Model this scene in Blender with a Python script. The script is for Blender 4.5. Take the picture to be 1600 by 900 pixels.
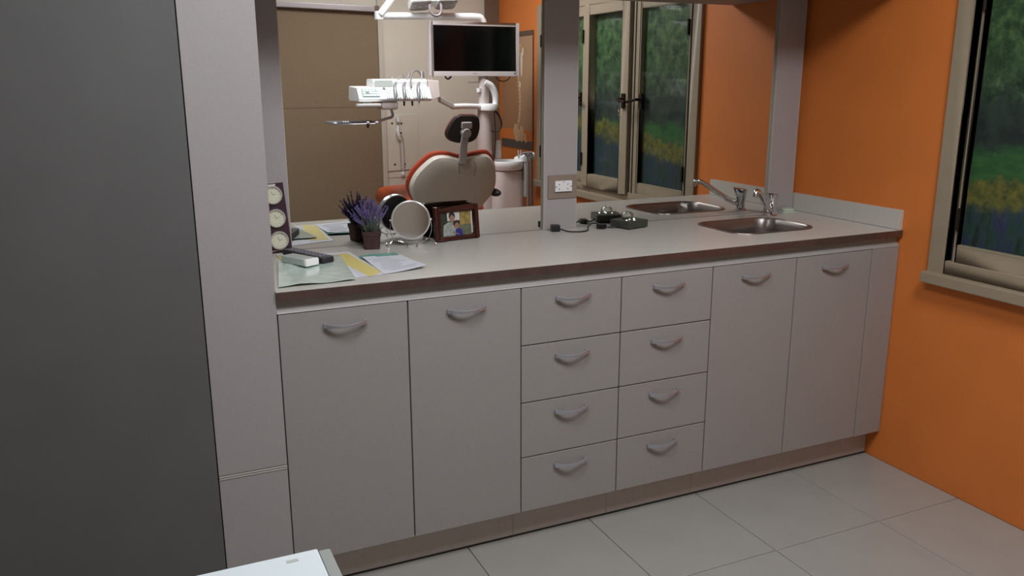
import bpy, bmesh, math, random
from mathutils import Vector, Matrix, Euler
for o in list(bpy.data.objects): bpy.data.objects.remove(o, do_unlink=True)
SC = bpy.context.scene
COL = SC.collection
random.seed(7)
R = math.radians

# ------------------------------------------------------------------ camera
# world: x along the counter to the right, mirror plane y = 0, room at y < 0, floor z = 0 (metres)
F_PX, YAW, PITCH, ROLL = 1322.58, R(24.4752), R(13.751), R(-0.109)
f = Vector((math.sin(YAW)*math.cos(PITCH), math.cos(YAW)*math.cos(PITCH), -math.sin(PITCH)))
r = Vector((math.cos(YAW), -math.sin(YAW), 0)); u = r.cross(f)
r2 = r*math.cos(ROLL) + u*math.sin(ROLL); u2 = u*math.cos(ROLL) - r*math.sin(ROLL)
cam = bpy.data.cameras.new('camera'); co = bpy.data.objects.new('camera', cam); COL.objects.link(co)
co.matrix_world = Matrix(((r2.x, u2.x, -f.x, 0.0), (r2.y, u2.y, -f.y, -2.7267), (r2.z, u2.z, -f.z, 1.4277), (0, 0, 0, 1)))
cam.sensor_width = 36.0; cam.sensor_fit = 'HORIZONTAL'; cam.lens = F_PX/1600*36.0
cam.clip_start = 0.02; cam.clip_end = 60
SC.camera = co

# ------------------------------------------------------------------ world, light, exposure
w = bpy.data.worlds.new('world'); SC.world = w; w.use_nodes = True
w.node_tree.nodes['Background'].inputs[0].default_value = (0.9, 0.95, 1.0, 1)
w.node_tree.nodes['Background'].inputs[1].default_value = 0.0
def area(name, loc, sx, sy, watts, col):
    l = bpy.data.lights.new(name, 'AREA'); l.shape = 'RECTANGLE'; l.size = sx; l.size_y = sy
    l.energy = watts; l.color = col
    o = bpy.data.objects.new(name, l); o.location = loc; COL.objects.link(o)
    return o
LAMPS = [((0.42, -1.48), 16.5), ((1.60, -1.86), 22)]
for (lx, ly), wt in LAMPS:
    area('ceiling_lamp_light', (lx, ly, 2.425), 0.55, 0.55, wt, (0.97, 1.0, 1.05))
SC.view_settings.view_transform = 'Standard'; SC.view_settings.look = 'None'
SC.view_settings.gamma = 1.0; SC.view_settings.use_curve_mapping = False
SC.view_settings.exposure = 0.0
SC.cycles.caustics_reflective = False; SC.cycles.caustics_refractive = False

# ------------------------------------------------------------------ materials
def lin(c):
    return tuple(((v/255)/12.92 if v/255 <= .04045 else ((v/255+.055)/1.055)**2.4) for v in c)
def mat(name, rgb, rough=.5, metal=0.0, vary=.0, scale=30, emit=0, spec=.5, bump=0, coat=0, stretch=None):
    m = bpy.data.materials.new(name); m.use_nodes = True
    nt = m.node_tree; b = nt.nodes['Principled BSDF']
    c = lin(rgb)
    b.inputs['Base Color'].default_value = (*c, 1); b.inputs['Roughness'].default_value = rough
    b.inputs['Metallic'].default_value = metal; b.inputs['Specular IOR Level'].default_value = spec
    if coat: b.inputs['Coat Weight'].default_value = coat; b.inputs['Coat Roughness'].default_value = .1
    if vary or bump:
        tc = nt.nodes.new('ShaderNodeTexCoord'); mp = nt.nodes.new('ShaderNodeMapping')
        if stretch: mp.inputs['Scale'].default_value = stretch
        n = nt.nodes.new('ShaderNodeTexNoise'); n.inputs['Scale'].default_value = scale; n.inputs['Detail'].default_value = 5
        nt.links.new(tc.outputs['Object'], mp.inputs[0]); nt.links.new(mp.outputs[0], n.inputs['Vector'])
        if vary:
            rp = nt.nodes.new('ShaderNodeValToRGB')
            rp.color_ramp.elements[0].position = .3; rp.color_ramp.elements[1].position = .7
            rp.color_ramp.elements[0].color = (*[v*(1-vary) for v in c], 1)
            rp.color_ramp.elements[1].color = (*[min(1, v*(1+vary)) for v in c], 1)
            nt.links.new(n.outputs['Fac'], rp.inputs[0]); nt.links.new(rp.outputs[0], b.inputs['Base Color'])
        if bump:
            bp = nt.nodes.new('ShaderNodeBump'); bp.inputs['Strength'].default_value = bump; bp.inputs['Distance'].default_value = .002
            nt.links.new(n.outputs['Fac'], bp.inputs['Height']); nt.links.new(bp.outputs[0], b.inputs['Normal'])
    if emit:
        b.inputs['Emission Color'].default_value = (*c, 1); b.inputs['Emission Strength'].default_value = emit
    return m
M = {}
M['laminate'] = mat('grey_laminate', (156, 152, 150), .42, vary=.03, scale=160)
M['pillar'] = mat('pillar_laminate', (166, 161, 162), .45, vary=.03, scale=160)
M['carcass'] = mat('carcass', (158, 148, 144), .6, vary=.05)
M['gap'] = mat('dark_gap', (40, 38, 36), .8)
M['plinth'] = mat('plinth_laminate', (188, 178, 171), .45, vary=.05, scale=120)
M['worktop'] = mat('worktop_laminate', (201, 197, 189), .30, vary=.035, scale=220, bump=.02)
M['edge'] = mat('worktop_edge', (112, 92, 86), .30, metal=.6, vary=.12, scale=9, stretch=(3, 1, 1))
M['steel'] = mat('brushed_steel', (142, 134, 130), .36, metal=1, vary=.06, scale=60, stretch=(1, 12, 1))
M['steel_dark'] = mat('handle_steel', (192, 194, 204), .34, metal=.75)
M['chrome'] = mat('chrome', (215, 215, 218), .06, metal=1)
M['tile'] = mat('floor_tile', (160, 159, 154), .28, vary=.04, scale=7, coat=.15)
M['grout'] = mat('grout', (138, 131, 122), .9)
M['orange'] = mat('orange_paint', (220, 124, 54), .6, vary=.04, scale=5)
M['cream'] = mat('cream_paint', (220, 212, 197), .6, vary=.03, scale=4)
M['ceiling'] = mat('ceiling_white', (196, 192, 186), .8)
M['darkwall'] = mat('charcoal_wall', (97, 97, 97), .7, vary=.05, scale=6)
M['taupe'] = mat('taupe_trim', (120, 100, 86), .6)
M['trim'] = mat('cream_trim', (205, 196, 182), .5)
M['blind'] = mat('blind_fabric', (138, 117, 93), .85, vary=.06, scale=90, bump=.1)
M['rail'] = mat('blind_rail', (178, 168, 168), .35, metal=.4)
M['frame_beige'] = mat('window_beige', (158, 143, 122), .45, vary=.04)
M['black'] = mat('black_plastic', (26, 26, 28), .4)
M['dark_metal'] = mat('dark_metal', (52, 42, 36), .35, metal=.6)
M['white'] = mat('white_plastic', (246, 246, 246), .3)
M['white_warm'] = mat('unit_white', (222, 208, 204), .35)
M['off'] = mat('offwhite', (205, 200, 192), .4)
M['grey_plastic'] = mat('grey_plastic', (176, 168, 164), .4)
M['shell'] = mat('chair_shell', (206, 197, 185), .45, vary=.02)
M['red'] = mat('orange_red_vinyl', (176, 68, 44), .35)
M['orange_vinyl'] = mat('orange_vinyl', (226, 104, 56), .38)
M['headrest'] = mat('dark_brown_vinyl', (40, 32, 32), .45)
M['red_dark'] = mat('dark_red_vinyl', (120, 52, 44), .4)
M['screen'] = mat('monitor_screen', (6, 5, 7), .12)
M['monitor'] = mat('monitor_bezel', (218, 208, 208), .35)
M['wood'] = mat('mahogany', (66, 26, 18), .3, vary=.25, scale=14, stretch=(1, 8, 8), coat=.3)
M['pot'] = mat('brown_pot', (66, 44, 40), .8, vary=.25, scale=90, bump=.2)
M['soil'] = mat('soil', (45, 36, 28), .95)
M['stem'] = mat('lavender_stem', (104, 112, 104), .8, vary=.2)
M['lav'] = mat('lavender_flower', (112, 98, 148), .9, vary=.35, scale=120)
M['paper'] = mat('paper', (222, 224, 232), .7, vary=.02)
M['paper_ink'] = mat('paper_ink', (168, 166, 178), .8)
M['paper_pink'] = mat('paper_ink_pink', (200, 170, 168), .8)
M['yellow'] = mat('paper_yellow', (222, 206, 128), .7, vary=.03)
M['mint'] = mat('mint_sleeve', (210, 228, 219), .14, vary=.05, scale=34, bump=1.0, coat=.5)
M['dish'] = mat('dish_pale', (206, 222, 210), .25)
M['rim'] = mat('mirror_rim', (236, 236, 238), .25, metal=.55)
M['handpiece'] = mat('handpiece_grey', (138, 138, 142), .35, metal=.4)
M['grip'] = mat('grip_grey', (128, 116, 118), .4)
M['slot'] = mat('slot_grey', (186, 188, 188), .4)
M['keypad'] = mat('keypad_teal', (98, 130, 126), .5)
M['teal'] = mat('teal_band', (104, 160, 148), .4)
M['plum'] = mat('plum_board', (62, 38, 50), .4, vary=.1)
M['dial'] = mat('dial_cream', (222, 221, 200), .5, vary=.04, scale=60)
M['silver'] = mat('silver_ring', (232, 230, 224), .25, metal=.6)
M['dial_ink'] = mat('dial_ink', (108, 108, 98), .7)
M['charcoal'] = mat('charcoal_box', (62, 66, 58), .4)
M['led'] = mat('led_white', (255, 252, 240), .5, emit=5)
M['plate'] = mat('taupe_plate', (142, 126, 114), .45)
M['socket'] = mat('socket_white', (238, 238, 240), .35)
M['soap'] = mat('soap_green', (196, 214, 190), .3)
M['remote'] = mat('remote_black', (38, 36, 44), .45)
M['button'] = mat('remote_button', (128, 126, 136), .6)
M['greybox'] = mat('greybox', (182, 190, 184), .35)
M['skin'] = mat('print_skin', (150, 112, 92), .6); M['hair'] = mat('print_hair', (38, 30, 28), .6)
M['shirt'] = mat('print_shirt', (150, 156, 150), .6, vary=.35, scale=90); M['blue'] = mat('print_blue', (38, 40, 130), .6)
M['p_sky'] = mat('print_sky', (196, 196, 192), .6); M['p_tree'] = mat('print_tree', (46, 44, 34), .6, vary=.5, scale=60)
M['p_gold'] = mat('print_gold', (150, 128, 68), .6, vary=.45, scale=50); M['p_grass'] = mat('print_grass', (98, 104, 84), .6, vary=.3, scale=60)
M['chart'] = mat('chart_brown', (168, 122, 86), .5, vary=.06); M['chart2'] = mat('chart_tan', (184, 146, 112), .5)
M['chart_edge'] = mat('chart_edge', (96, 74, 62), .5); M['bone'] = mat('chart_bone', (212, 178, 138), .5, vary=.12, scale=60)
M['bone_w'] = mat('chart_tissue', (232, 218, 204), .5); M['chart_grey'] = mat('chart_grey', (86, 78, 74), .5)
M['table'] = mat('white_table', (216, 226, 230), .35); M['table_edge'] = mat('grey_edge', (150, 154, 150), .4)
M['cable'] = mat('black_cable', (22, 20, 24), .5)
M['hose'] = mat('grey_hose', (136, 130, 128), .4)
M['ledpanel'] = mat('lamp_diffuser', (255, 250, 240), .5, emit=3)
def mirror_mat():
    m = bpy.data.materials.new('mirror_glass'); m.use_nodes = True
    b = m.node_tree.nodes['Principled BSDF']
    b.inputs['Base Color'].default_value = (.86, .87, .85, 1); b.inputs['Metallic'].default_value = 1
    b.inputs['Roughness'].default_value = 0.0
    return m
M['mirror'] = mirror_mat()
M['mirror_soft'] = mat('smudged_mirror', (200, 194, 194), .10, metal=1)
def glass_mat(name, refl=.5, tint=(.95, .97, .95)):
    m = bpy.data.materials.new(name); m.use_nodes = True; nt = m.node_tree
    nt.nodes.remove(nt.nodes['Principled BSDF']); out = nt.nodes['Material Output']
    t = nt.nodes.new('ShaderNodeBsdfTransparent'); t.inputs[0].default_value = (*tint, 1)
    g = nt.nodes.new('ShaderNodeBsdfGlossy'); g.inputs['Roughness'].default_value = .03
    fr = nt.nodes.new('ShaderNodeFresnel'); fr.inputs[0].default_value = 1.45
    mul = nt.nodes.new('ShaderNodeMath'); mul.operation = 'MULTIPLY'; mul.inputs[1].default_value = refl
    mx = nt.nodes.new('ShaderNodeMixShader')
    nt.links.new(fr.outputs[0], mul.inputs[0]); nt.links.new(mul.outputs[0], mx.inputs[0])
    nt.links.new(t.outputs[0], mx.inputs[1]); nt.links.new(g.outputs[0], mx.inputs[2]); nt.links.new(mx.outputs[0], out.inputs[0])
    return m
M['pane'] = glass_mat('window_pane', .04)
M['clear'] = glass_mat('clear_glass', .6, (.98, .99, .98))
def garden_mat():
    # a printed garden view: trees above, dark water, lawn, a band of yellow blooms, blue flower bed
    m = bpy.data.materials.new('garden_print'); m.use_nodes = True; nt = m.node_tree; L = nt.links.new
    b = nt.nodes['Principled BSDF']; b.inputs['Roughness'].default_value = .6
    tc = nt.nodes.new('ShaderNodeTexCoord'); sp = nt.nodes.new('ShaderNodeSeparateXYZ'); L(tc.outputs['Object'], sp.inputs[0])
    def noise(scale, det, vec=(1, 1, 1)):
        mp = nt.nodes.new('ShaderNodeMapping'); mp.inputs['Scale'].default_value = vec; L(tc.outputs['Object'], mp.inputs[0])
        n = nt.nodes.new('ShaderNodeTexNoise'); n.inputs['Scale'].default_value = scale; n.inputs['Detail'].default_value = det; n.inputs['Roughness'].default_value = .68
        L(mp.outputs[0], n.inputs['Vector']); return n.outputs['Fac']
    def ramp(fac, stops):
        rp = nt.nodes.new('ShaderNodeValToRGB'); e = rp.color_ramp.elements
        while len(e) < len(stops): e.new(.5)
        for k, (p, c) in enumerate(stops): e[k].position = p; e[k].color = (*lin(c), 1)
        L(fac, rp.inputs[0]); return rp.outputs[0]
    def math_(op, a, bb):
        n = nt.nodes.new('ShaderNodeMath'); n.operation = op
        for k, v in enumerate((a, bb)):
            if isinstance(v, (int, float)): n.inputs[k].default_value = v
            else: L(v, n.inputs[k])
        return n.outputs[0]
    def mix(fac, a, c):
        n = nt.nodes.new('ShaderNodeMix'); n.data_type = 'RGBA'
        L(fac, n.inputs['Factor']); L(a, n.inputs['A']); L(c, n.inputs['B']); return n.outputs['Result']
    def step(v, lo, hi):
        n = nt.nodes.new('ShaderNodeMapRange'); n.interpolation_type = 'SMOOTHSTEP'
        n.inputs['From Min'].default_value = lo; n.inputs['From Max'].default_value = hi; L(v, n.inputs['Value']); return n.outputs[0]
    z = sp.outputs['Z']; y = sp.outputs['Y']          # z: height above the print's lower edge, y: along the wall
    zn = math_('ADD', z, math_('MULTIPLY', math_('SUBTRACT', noise(9, 6), .5), .22))
    trees = ramp(noise(17, 12), [(.36, (16, 28, 22)), (.46, (46, 68, 50)), (.57, (70, 94, 66)), (.70, (104, 128, 98))])
    dark = ramp(noise(11, 6), [(.40, (34, 42, 44)), (.60, (52, 66, 60))])
    lawn = ramp(noise(18, 4, (1, 1, 3)), [(.35, (42, 84, 50)), (.65, (60, 106, 58))])
    yel = ramp(noise(30, 6), [(.35, (66, 76, 42)), (.62, (122, 114, 54))])
    bed = ramp(noise(26, 8, (1, 1, .35)), [(.34, (28, 36, 46)), (.48, (44, 72, 64)), (.58, (48, 48, 92)), (.72, (58, 84, 78))])
    clump = step(noise(11, 12), .54, .60)
    trees = mix(clump, trees, dark)
    tree_up = ramp(noise(21, 12), [(.36, (26, 44, 30)), (.49, (62, 88, 56)), (.70, (104, 130, 84))])
    trees = mix(step(zn, .62, .80), trees, tree_up)
    c = mix(step(zn, .40, .46), lawn, dark)
    c = mix(step(zn, .54, .62), c, trees)
    slope = math_('ADD', zn, math_('MULTIPLY', math_('SUBTRACT', y, 1.4), .12))
    c2 = mix(step(slope, .34, .37), yel, c)
    c3 = mix(step(slope, .24, .30), bed, c2)
    L(c3, b.inputs['Base Color']); return m
M['garden'] = garden_mat()

# ------------------------------------------------------------------ mesh helpers
class MB:
    def __init__(s): s.b = bmesh.new()
    def box(s, x0, x1, y0, y1, z0, z1, mtx=None):
        vs = [s.b.verts.new((x, y, z)) for x in (x0, x1) for y in (y0, y1) for z in (z0, z1)]
        if mtx is not None:
            for v in vs: v.co = mtx @ v.co
        for q in ((0, 1, 3, 2), (4, 6, 7, 5), (0, 4, 5, 1), (2, 3, 7, 6), (0, 2, 6, 4), (1, 5, 7, 3)):
            s.b.faces.new([vs[k] for k in q])
        return s
    def loft(s, loops, cap0=True, cap1=True, closed=True):
        rings = [[s.b.verts.new(p) for p in lp] for lp in loops]
        for A, B in zip(rings, rings[1:]):
            n = len(A)
            for k in range(n if closed else n-1):
                j = (k+1) % n
                try: s.b.faces.new((A[k], A[j], B[j], B[k]))
                except ValueError: pass
        if cap0: s.b.faces.new(list(reversed(rings[0])))
        if cap1: s.b.faces.new(rings[-1])
        return s
    def tube(s, pts, rad, seg=10, cap=True):
        pts = [Vector(p) for p in pts]; n = len(pts)
        rads = rad if isinstance(rad, (list, tuple)) else [rad]*n
        t0 = (pts[1]-pts[0]).normalized()
        a = Vector((0, 0, 1)) if abs(t0.z) < .9 else Vector((1, 0, 0))
        nrm = (a - t0*a.dot(t0)).normalized(); loops = []
        for k, p in enumerate(pts):
            t = ((pts[min(k+1, n-1)]-pts[max(k-1, 0)])).normalized()
            nrm = (nrm - t*nrm.dot(t)).normalized(); bn = t.cross(nrm)
            loops.append([p + (nrm*math.cos(2*math.pi*q/seg) + bn*math.sin(2*math.pi*q/seg))*rads[k] for q in range(seg)])
        return s.loft(loops, cap, cap)
    def cyl(s, p0, p1, r0, r1=None, seg=24): return s.tube([p0, p1], [r0, r0 if r1 is None else r1], seg)
    def lathe(s, prof, c=(0, 0, 0), seg=28, mtx=None, cap0=True, cap1=True):
        loops = []
        for (rr, z) in prof:
            lp = [Vector((rr*math.cos(2*math.pi*k/seg), rr*math.sin(2*math.pi*k/seg), z)) for k in range(seg)]
            if mtx is not None: lp = [mtx @ p for p in lp]
            loops.append([p + Vector(c) for p in lp])
        return s.loft(loops, cap0, cap1)
    def ell(s, c, rx, ry, rz, seg=12, rings=8, mtx=None):
        mm = Matrix.Translation(c) @ (mtx if mtx is not None else Matrix()) @ Matrix.Diagonal((rx, ry, rz, 1))
        bmesh.ops.create_uvsphere(s.b, u_segments=seg, v_segments=rings, radius=1, matrix=mm); return s
    def prism(s, poly, t0, t1, mtx=None):
        # poly in local (x, z); thickness along local y from t0 to t1
        mt = mtx if mtx is not None else Matrix()
        return s.loft([[mt @ Vector((x, t0, z)) for x, z in poly], [mt @ Vector((x, t1, z)) for x, z in poly]])
    def build(s, name, m, parent=None, bevel=0, bseg=2, smooth=True, origin=None, sub=0):
        b = s.b
        bmesh.ops.remove_doubles(b, verts=b.verts, dist=1e-6)
        bmesh.ops.recalc_face_normals(b, faces=b.faces)
        if bevel:
            ed = [e for e in b.edges if len(e.link_faces) == 2 and e.calc_face_angle() > .5]
            bmesh.ops.bevel(b, geom=ed, offset=bevel, segments=bseg, profile=.5, affect='EDGES', clamp_overlap=True)
        if smooth:
            for fc in b.faces: fc.smooth = True
            for e in b.edges:
                if len(e.link_faces) == 2 and e.calc_face_angle() > .65: e.smooth = False
        off = OFF.get(parent.name) if parent is not None else None
        if parent is None and origin is not None: off = Vector(origin)
        if off is not None:
            for v in b.verts: v.co -= off
        me = bpy.data.meshes.new(name); b.to_mesh(me); b.free()
        me.materials.append(m)
        o = bpy.data.objects.new(name, me); COL.objects.link(o)
        if parent is not None:
            o.parent = parent
            if off is not None: OFF[o.name] = off
        elif origin is not None: o.location = origin; OFF[o.name] = Vector(origin)
        if bevel and smooth:
            wn = o.modifiers.new('w', 'WEIGHTED_NORMAL'); wn.keep_sharp = True; wn.weight = 80
        if sub:
            md = o.modifiers.new('s', 'SUBSURF'); md.levels = sub; md.render_levels = sub
        return o
OFF = {}      # world offset of each thing: its parts are written in world coordinates and stored relative to the thing
def thing(name, loc, label, cat, group=None, rotz=None):
    o = bpy.data.objects.new(name, None); COL.objects.link(o); o.location = loc; o.empty_display_size = .05
    o['label'] = label; o['category'] = cat
    if group: o['group'] = group
    if rotz is None: OFF[o.name] = Vector(loc)     # parts authored in world coordinates
    else: o.rotation_euler = (0, 0, rotz)          # parts authored in local coordinates
    return o
def tag(o, label, cat, group=None):
    o['label'] = label; o['category'] = cat
    if group: o['group'] = group
    return o
def struct(o): o['kind'] = 'structure'; return o
def link(name, mesh_from, parent, loc=(0, 0, 0)):
    c = mesh_from.copy(); c.name = name; COL.objects.link(c); c.parent = parent; c.location = loc; return c
def rrect(hx, hy, rad, z, cx=0, cy=0, n=8):
    pts = []
    for sx, sy, a0 in ((1, 1, 0), (-1, 1, 90), (-1, -1, 180), (1, -1, 270)):
        for k in range(n+1):
            a = R(a0 + 90*k/n)
            pts.append((cx + sx*(hx-rad) + rad*math.cos(a), cy + sy*(hy-rad) + rad*math.sin(a), z))
    return pts
def smooth_poly(pts, n=6):
    out = []; N = len(pts)
    for k in range(N):
        p0, p1, p2, p3 = (Vector(pts[(k+q) % N]) for q in (-1, 0, 1, 2))
        for j in range(n):
            t = j/n
            out.append(tuple(.5*((2*p1) + (p2-p0)*t + (2*p0-5*p1+4*p2-p3)*t*t + (3*p1-p0-3*p2+p3)*t**3)))
    return out
def spline(pts, n=8):
    pts = [Vector(p) for p in pts]; P = [2*pts[0]-pts[1]] + pts + [2*pts[-1]-pts[-2]]; out = []
    for k in range(1, len(P)-2):
        p0, p1, p2, p3 = P[k-1:k+3]
        for j in range(n):
            t = j/n
            out.append(.5*((2*p1) + (p2-p0)*t + (2*p0-5*p1+4*p2-p3)*t*t + (3*p1-p0-3*p2+p3)*t**3))
    out.append(pts[-1]); return out

# ------------------------------------------------------------------ room shell
XW, YR, XL, ZC = 2.55, -3.12, -2.6, 2.5
fl = struct(MB().box(XL-.1, XW+.1, YR-.1, .12, -.12, -.009).build('floor', M['grout'], origin=(0, 0, -.009)))
T = .435; first = None
for i in range(-9, 4):
    for j in range(0, 8):
        x0, y1 = 1.30 + i*T, -.470 - (j-1)*T
        x1, y0 = x0+T, y1-T
        if x1 < XL or x0 > XW: continue
        a, b_, c_, d_ = max(x0, XL)+.0012, min(x1, XW)-.0012, max(y0, YR)+.0012, min(y1, .0)-.0012
        if b_-a < .02 or d_-c_ < .02: continue
        full = abs((b_-a)-(T-.0024)) < 1e-6 and abs((d_-c_)-(T-.0024)) < 1e-6
        if full and first is not None:
            o = first.copy(); COL.objects.link(o); o.parent = fl; o.location = (a, c_, .009); continue
        o = MB().box(0, b_-a, 0, d_-c_, -.009, 0).build('tile', M['tile'], bevel=.0012, bseg=1)
        o.parent = fl; o.location = (a, c_, .009)
        if full and first is None: first = o
struct(MB().box(XL-.1, XW+.1, .02, .12, 0, ZC).build('wall_back', M['cream']))
struct(MB().box(XL-.1, XW+.1, YR-.1, YR, 0, ZC).build('wall_rear', M['cream']))
struct(MB().box(XL-.1, XL, YR, .02, 0, ZC).build('wall_left', M['cream']))
struct(MB().box(XL-.1, XW+.1, YR-.1, .12, ZC, ZC+.1).build('ceiling', M['ceiling']))
struct(MB().box(XL, .142, -.545, -.445, 0, ZC).build('wall_front', M['darkwall']))
# right wall with the window opening
WY0, WY1, WZ0, WZ1 = -2.44, -.715, .775, 1.90
wr = MB()
wr.box(XW, XW+.12, YR, WY0, 0, ZC); wr.box(XW, XW+.12, WY1, .02, 0, ZC)
wr.box(XW, XW+.12, WY0, WY1, 0, WZ0); wr.box(XW, XW+.12, WY0, WY1, WZ1, ZC)
struct(wr.build('wall_right', M['orange']))
struct(MB().box(1.657, 1.690, YR, YR+.022, 0, 2.1).build('trim_1', M['trim'], bevel=.003))
struct(MB().box(2.448, 2.548, YR, YR+.03, 0, ZC).build('trim_2', M['taupe']))

# ------------------------------------------------------------------ window with casements and garden print
win = bpy.data.objects.new('window_1', None); COL.objects.link(win); win.location = (XW, WY0, WZ0); struct(win); OFF['window_1'] = Vector((XW, WY0, WZ0))
fr = MB()
def ring(mb, x0, x1, y0, y1, z0, z1, wy, wz0, wz1):
    mb.box(x0, x1, y0, y0+wy, z0, z1); mb.box(x0, x1, y1-wy, y1, z0, z1)
    mb.box(x0, x1, y0+wy, y1-wy, z0, z0+wz0); mb.box(x0, x1, y0+wy, y1-wy, z1-wz1, z1)
ring(fr, XW-.018, XW+.012, WY0, WY1+.03, WZ0, WZ1, .066, .05, .05)
fr.build('window_frame', M['frame_beige'], win, bevel=.004)
MB().box(XW-.05, XW+.04, WY0-.01, WY1+.03, WZ0-.035, WZ0+.004).build('window_sill', M['frame_beige'], win, bevel=.005)
MB().box(XW-.006, XW+.011, -1.2865, -1.2765, WZ0+.05, WZ1-.05).build('gap_strip', M['gap'], win)  # dark strips put in for the shaded gaps at leaf and mullion
MB().box(XW-.0185, XW-.010, -1.2515, -1.2475, WZ0+.05, WZ1-.05).build('gap_strip', M['gap'], win)
for yy, hw_ in ((-1.245, .030), (-1.797, .006)):
    MB().box(XW-.014, XW+.012, yy-hw_, yy+hw_, WZ0+.05, WZ1-.05).build('mullion', M['frame_beige'], win, bevel=.003)
def casement(y0, y1, side, wide=.085, proud=.03):
    c = MB(); ring(c, XW-proud, XW+.012, y0, y1, WZ0+.036, WZ1-.052, wide, .075, .055)
    o = c.build('casement', M['frame_beige'], win, bevel=.005)
    MB().box(XW-.012, XW-.006, y0+wide-.004, y1-wide+.004, WZ0+.105, WZ1-.10).build('pane', M['pane'], o, smooth=False)
    yh = y0+.012 if side < 0 else y1-.012
    for zz in (WZ0+.16, WZ1-.26):
        MB().cyl((XW-proud-.006, yh, zz), (XW-proud-.006, yh, zz+.075), .006, seg=10).build('hinge', M['dark_metal'], o)
    yl = y1-.035 if side < 0 else y0+.035
    h = MB(); h.box(XW-proud-.012, XW-proud, yl-.014, yl+.014, 1.28, 1.36); h.tube([(XW-proud-.01, yl, 1.33), (XW-proud-.045, yl, 1.33), (XW-proud-.05, yl+(.02 if side < 0 else -.02), 1.325), (XW-proud-.05, yl+(.085 if side < 0 else -.085), 1.315)], .008, 10)
    h.build('window_handle', M['dark_metal'], o, bevel=.002)
casement(-1.792, -1.287, -1, .074, .034)          # the middle leaf
casement(-1.213, -.772, 1, .012, .012)            # nearest leaf, thin frame
casement(-2.385, -1.804, -1, .014, .014)           # leaf behind the socket post
MB().tube(spline([(XW-.085, -1.302, 1.325), (XW-.09, -1.292, 1.29), (XW-.085, -1.285, 1.25), (XW-.08, -1.286, 1.225)], 5), [.004]*10+[.006]*6, 8).build('key', M['chrome'], win)
MB().box(XW+.0135, XW+.030, WY0+.01, WY1-.0, WZ0+.01, WZ1-.01).build('garden_print', M['garden'], win)

# ------------------------------------------------------------------ blind on the rear wall
bl = thing('roller_blind', (1.0, YR, 0), 'brown fabric roller blind with a horizontal seam under a metal head rail', 'blind')
MB().box(.35, 1.655, YR+.006, YR+.010, .22, 1.255).box(.35, 1.655, YR+.006, YR+.010, 1.258, 1.885).build('fabric', M['blind'], bl)
MB().box(.35, 1.655, YR+.006, YR+.0125, 1.2545, 1.2585).build('seam', M['blind'], bl)
rm = Matrix.Translation((1.33, YR+.03, 1.902)) @ Matrix.Rotation(R(1.15), 4, 'Y')
MB().box(-.99, .328, -.03, .03, -.019, .019, rm).build('head_rail', M['rail'], bl, bevel=.006)
MB().box(.30, .330, -.031, .034, -.026, .022, rm).build('end_cap', M['taupe'], bl, bevel=.004)
MB().box(.35, 1.655, YR+.0055, YR+.016, .20, .23).build('bottom_bar', M['rail'], bl, bevel=.002)

# ------------------------------------------------------------------ base cabinets
YF, YC = -.5473, -.5290        # door faces, carcass front
ZT, ZB = .8389, .113
HANDLE = {}
def handle_mesh():
    mb = MB(); n = 16; loops = []
    for k in range(n+1):
        t = k/n; x = -.058 + .116*t
        bow = math.sin(math.pi*t)
        out = -.004 - .017*bow**.8
        hh = .0072 - .0032*bow; th = .0040
        z = -.003*bow
        loops.append([(x, out-th, z-hh), (x, out+th*.6, z-hh), (x, out+th*.6, z+hh), (x, out-th, z+hh)])
    mb.loft(loops)
    for sx in (-1, 1): mb.box(sx*.0535-.0055, sx*.0535+.0055, -.010, .0005, -.006, .006)
    return mb
H0 = handle_mesh().build('handle', M['steel_dark'], bevel=.0018)
used = [False]
def put_handle(parent, x, z):
    # parent is a door or drawer whose thing sits at OFF
    off = OFF[parent.name]
    if not used[0]:
        o = H0; used[0] = True
    else:
        o = H0.copy(); COL.objects.link(o)
    o.parent = parent; o.location = (x-off.x, YF-off.y, z-off.z)
def carcass(root, x0, x1):
    m = MB(); t = .016
    m.box(x0+.001, x0+t, YC, -.03, ZB, .838); m.box(x1-t, x1-.001, YC, -.03, ZB, .838)
    m.box(x0+t, x1-t, YC, -.03, ZB, ZB+t); m.box(x0+t, x1-t, -.045, -.03, ZB+t, .838)
    m.build('carcass', M['carcass'], root)
    MB().box(x0+.0006, x1-.0006, -.4874, -.470, .0005, ZB-.0005).build('plinth', M['plinth'], root)
    MB().box(x0+.0006, x1-.0006, -.4888, -.4875, .0004, .006).build('plinth_gap_strip', M['gap'], root)  # dark strip stands in for the shaded gap between plinth and floor
def front(root, name, x0, x1, z0, z1, hz):
    g = .0016
    o = MB().box(x0+g, x1-g, YF, YC-.0005, z0+g, z1-g).build(name, M['laminate'], root, bevel=.0022, bseg=2)
    put_handle(o, (x0+x1)/2, hz); return o
X = [.3224, .6751, 1.0219, 1.3661, 1.7132, 2.0658, 2.415]
ROWS = [.8389, .659, .477, .2975, .113]
c1 = thing('base_cabinet', (X[0], 0, 0), 'grey laminate two-door cupboard beside the tall end panel, under the papers', 'cabinet', 'grey base units under the worktop')
carcass(c1, X[0], X[2]); front(c1, 'door', X[0], X[1], ZB, ZT, .795); front(c1, 'door', X[1], X[2], ZB, ZT, .795)
c2 = thing('drawer_cabinet', (X[2], 0, 0), 'grey laminate unit of four drawers next to the left two-door cupboard', 'cabinet', 'grey base units under the worktop')
carcass(c2, X[2], X[3])
for k in range(4): front(c2, 'drawer', X[2], X[3], ROWS[k+1], ROWS[k], ROWS[k]-.043)
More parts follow.
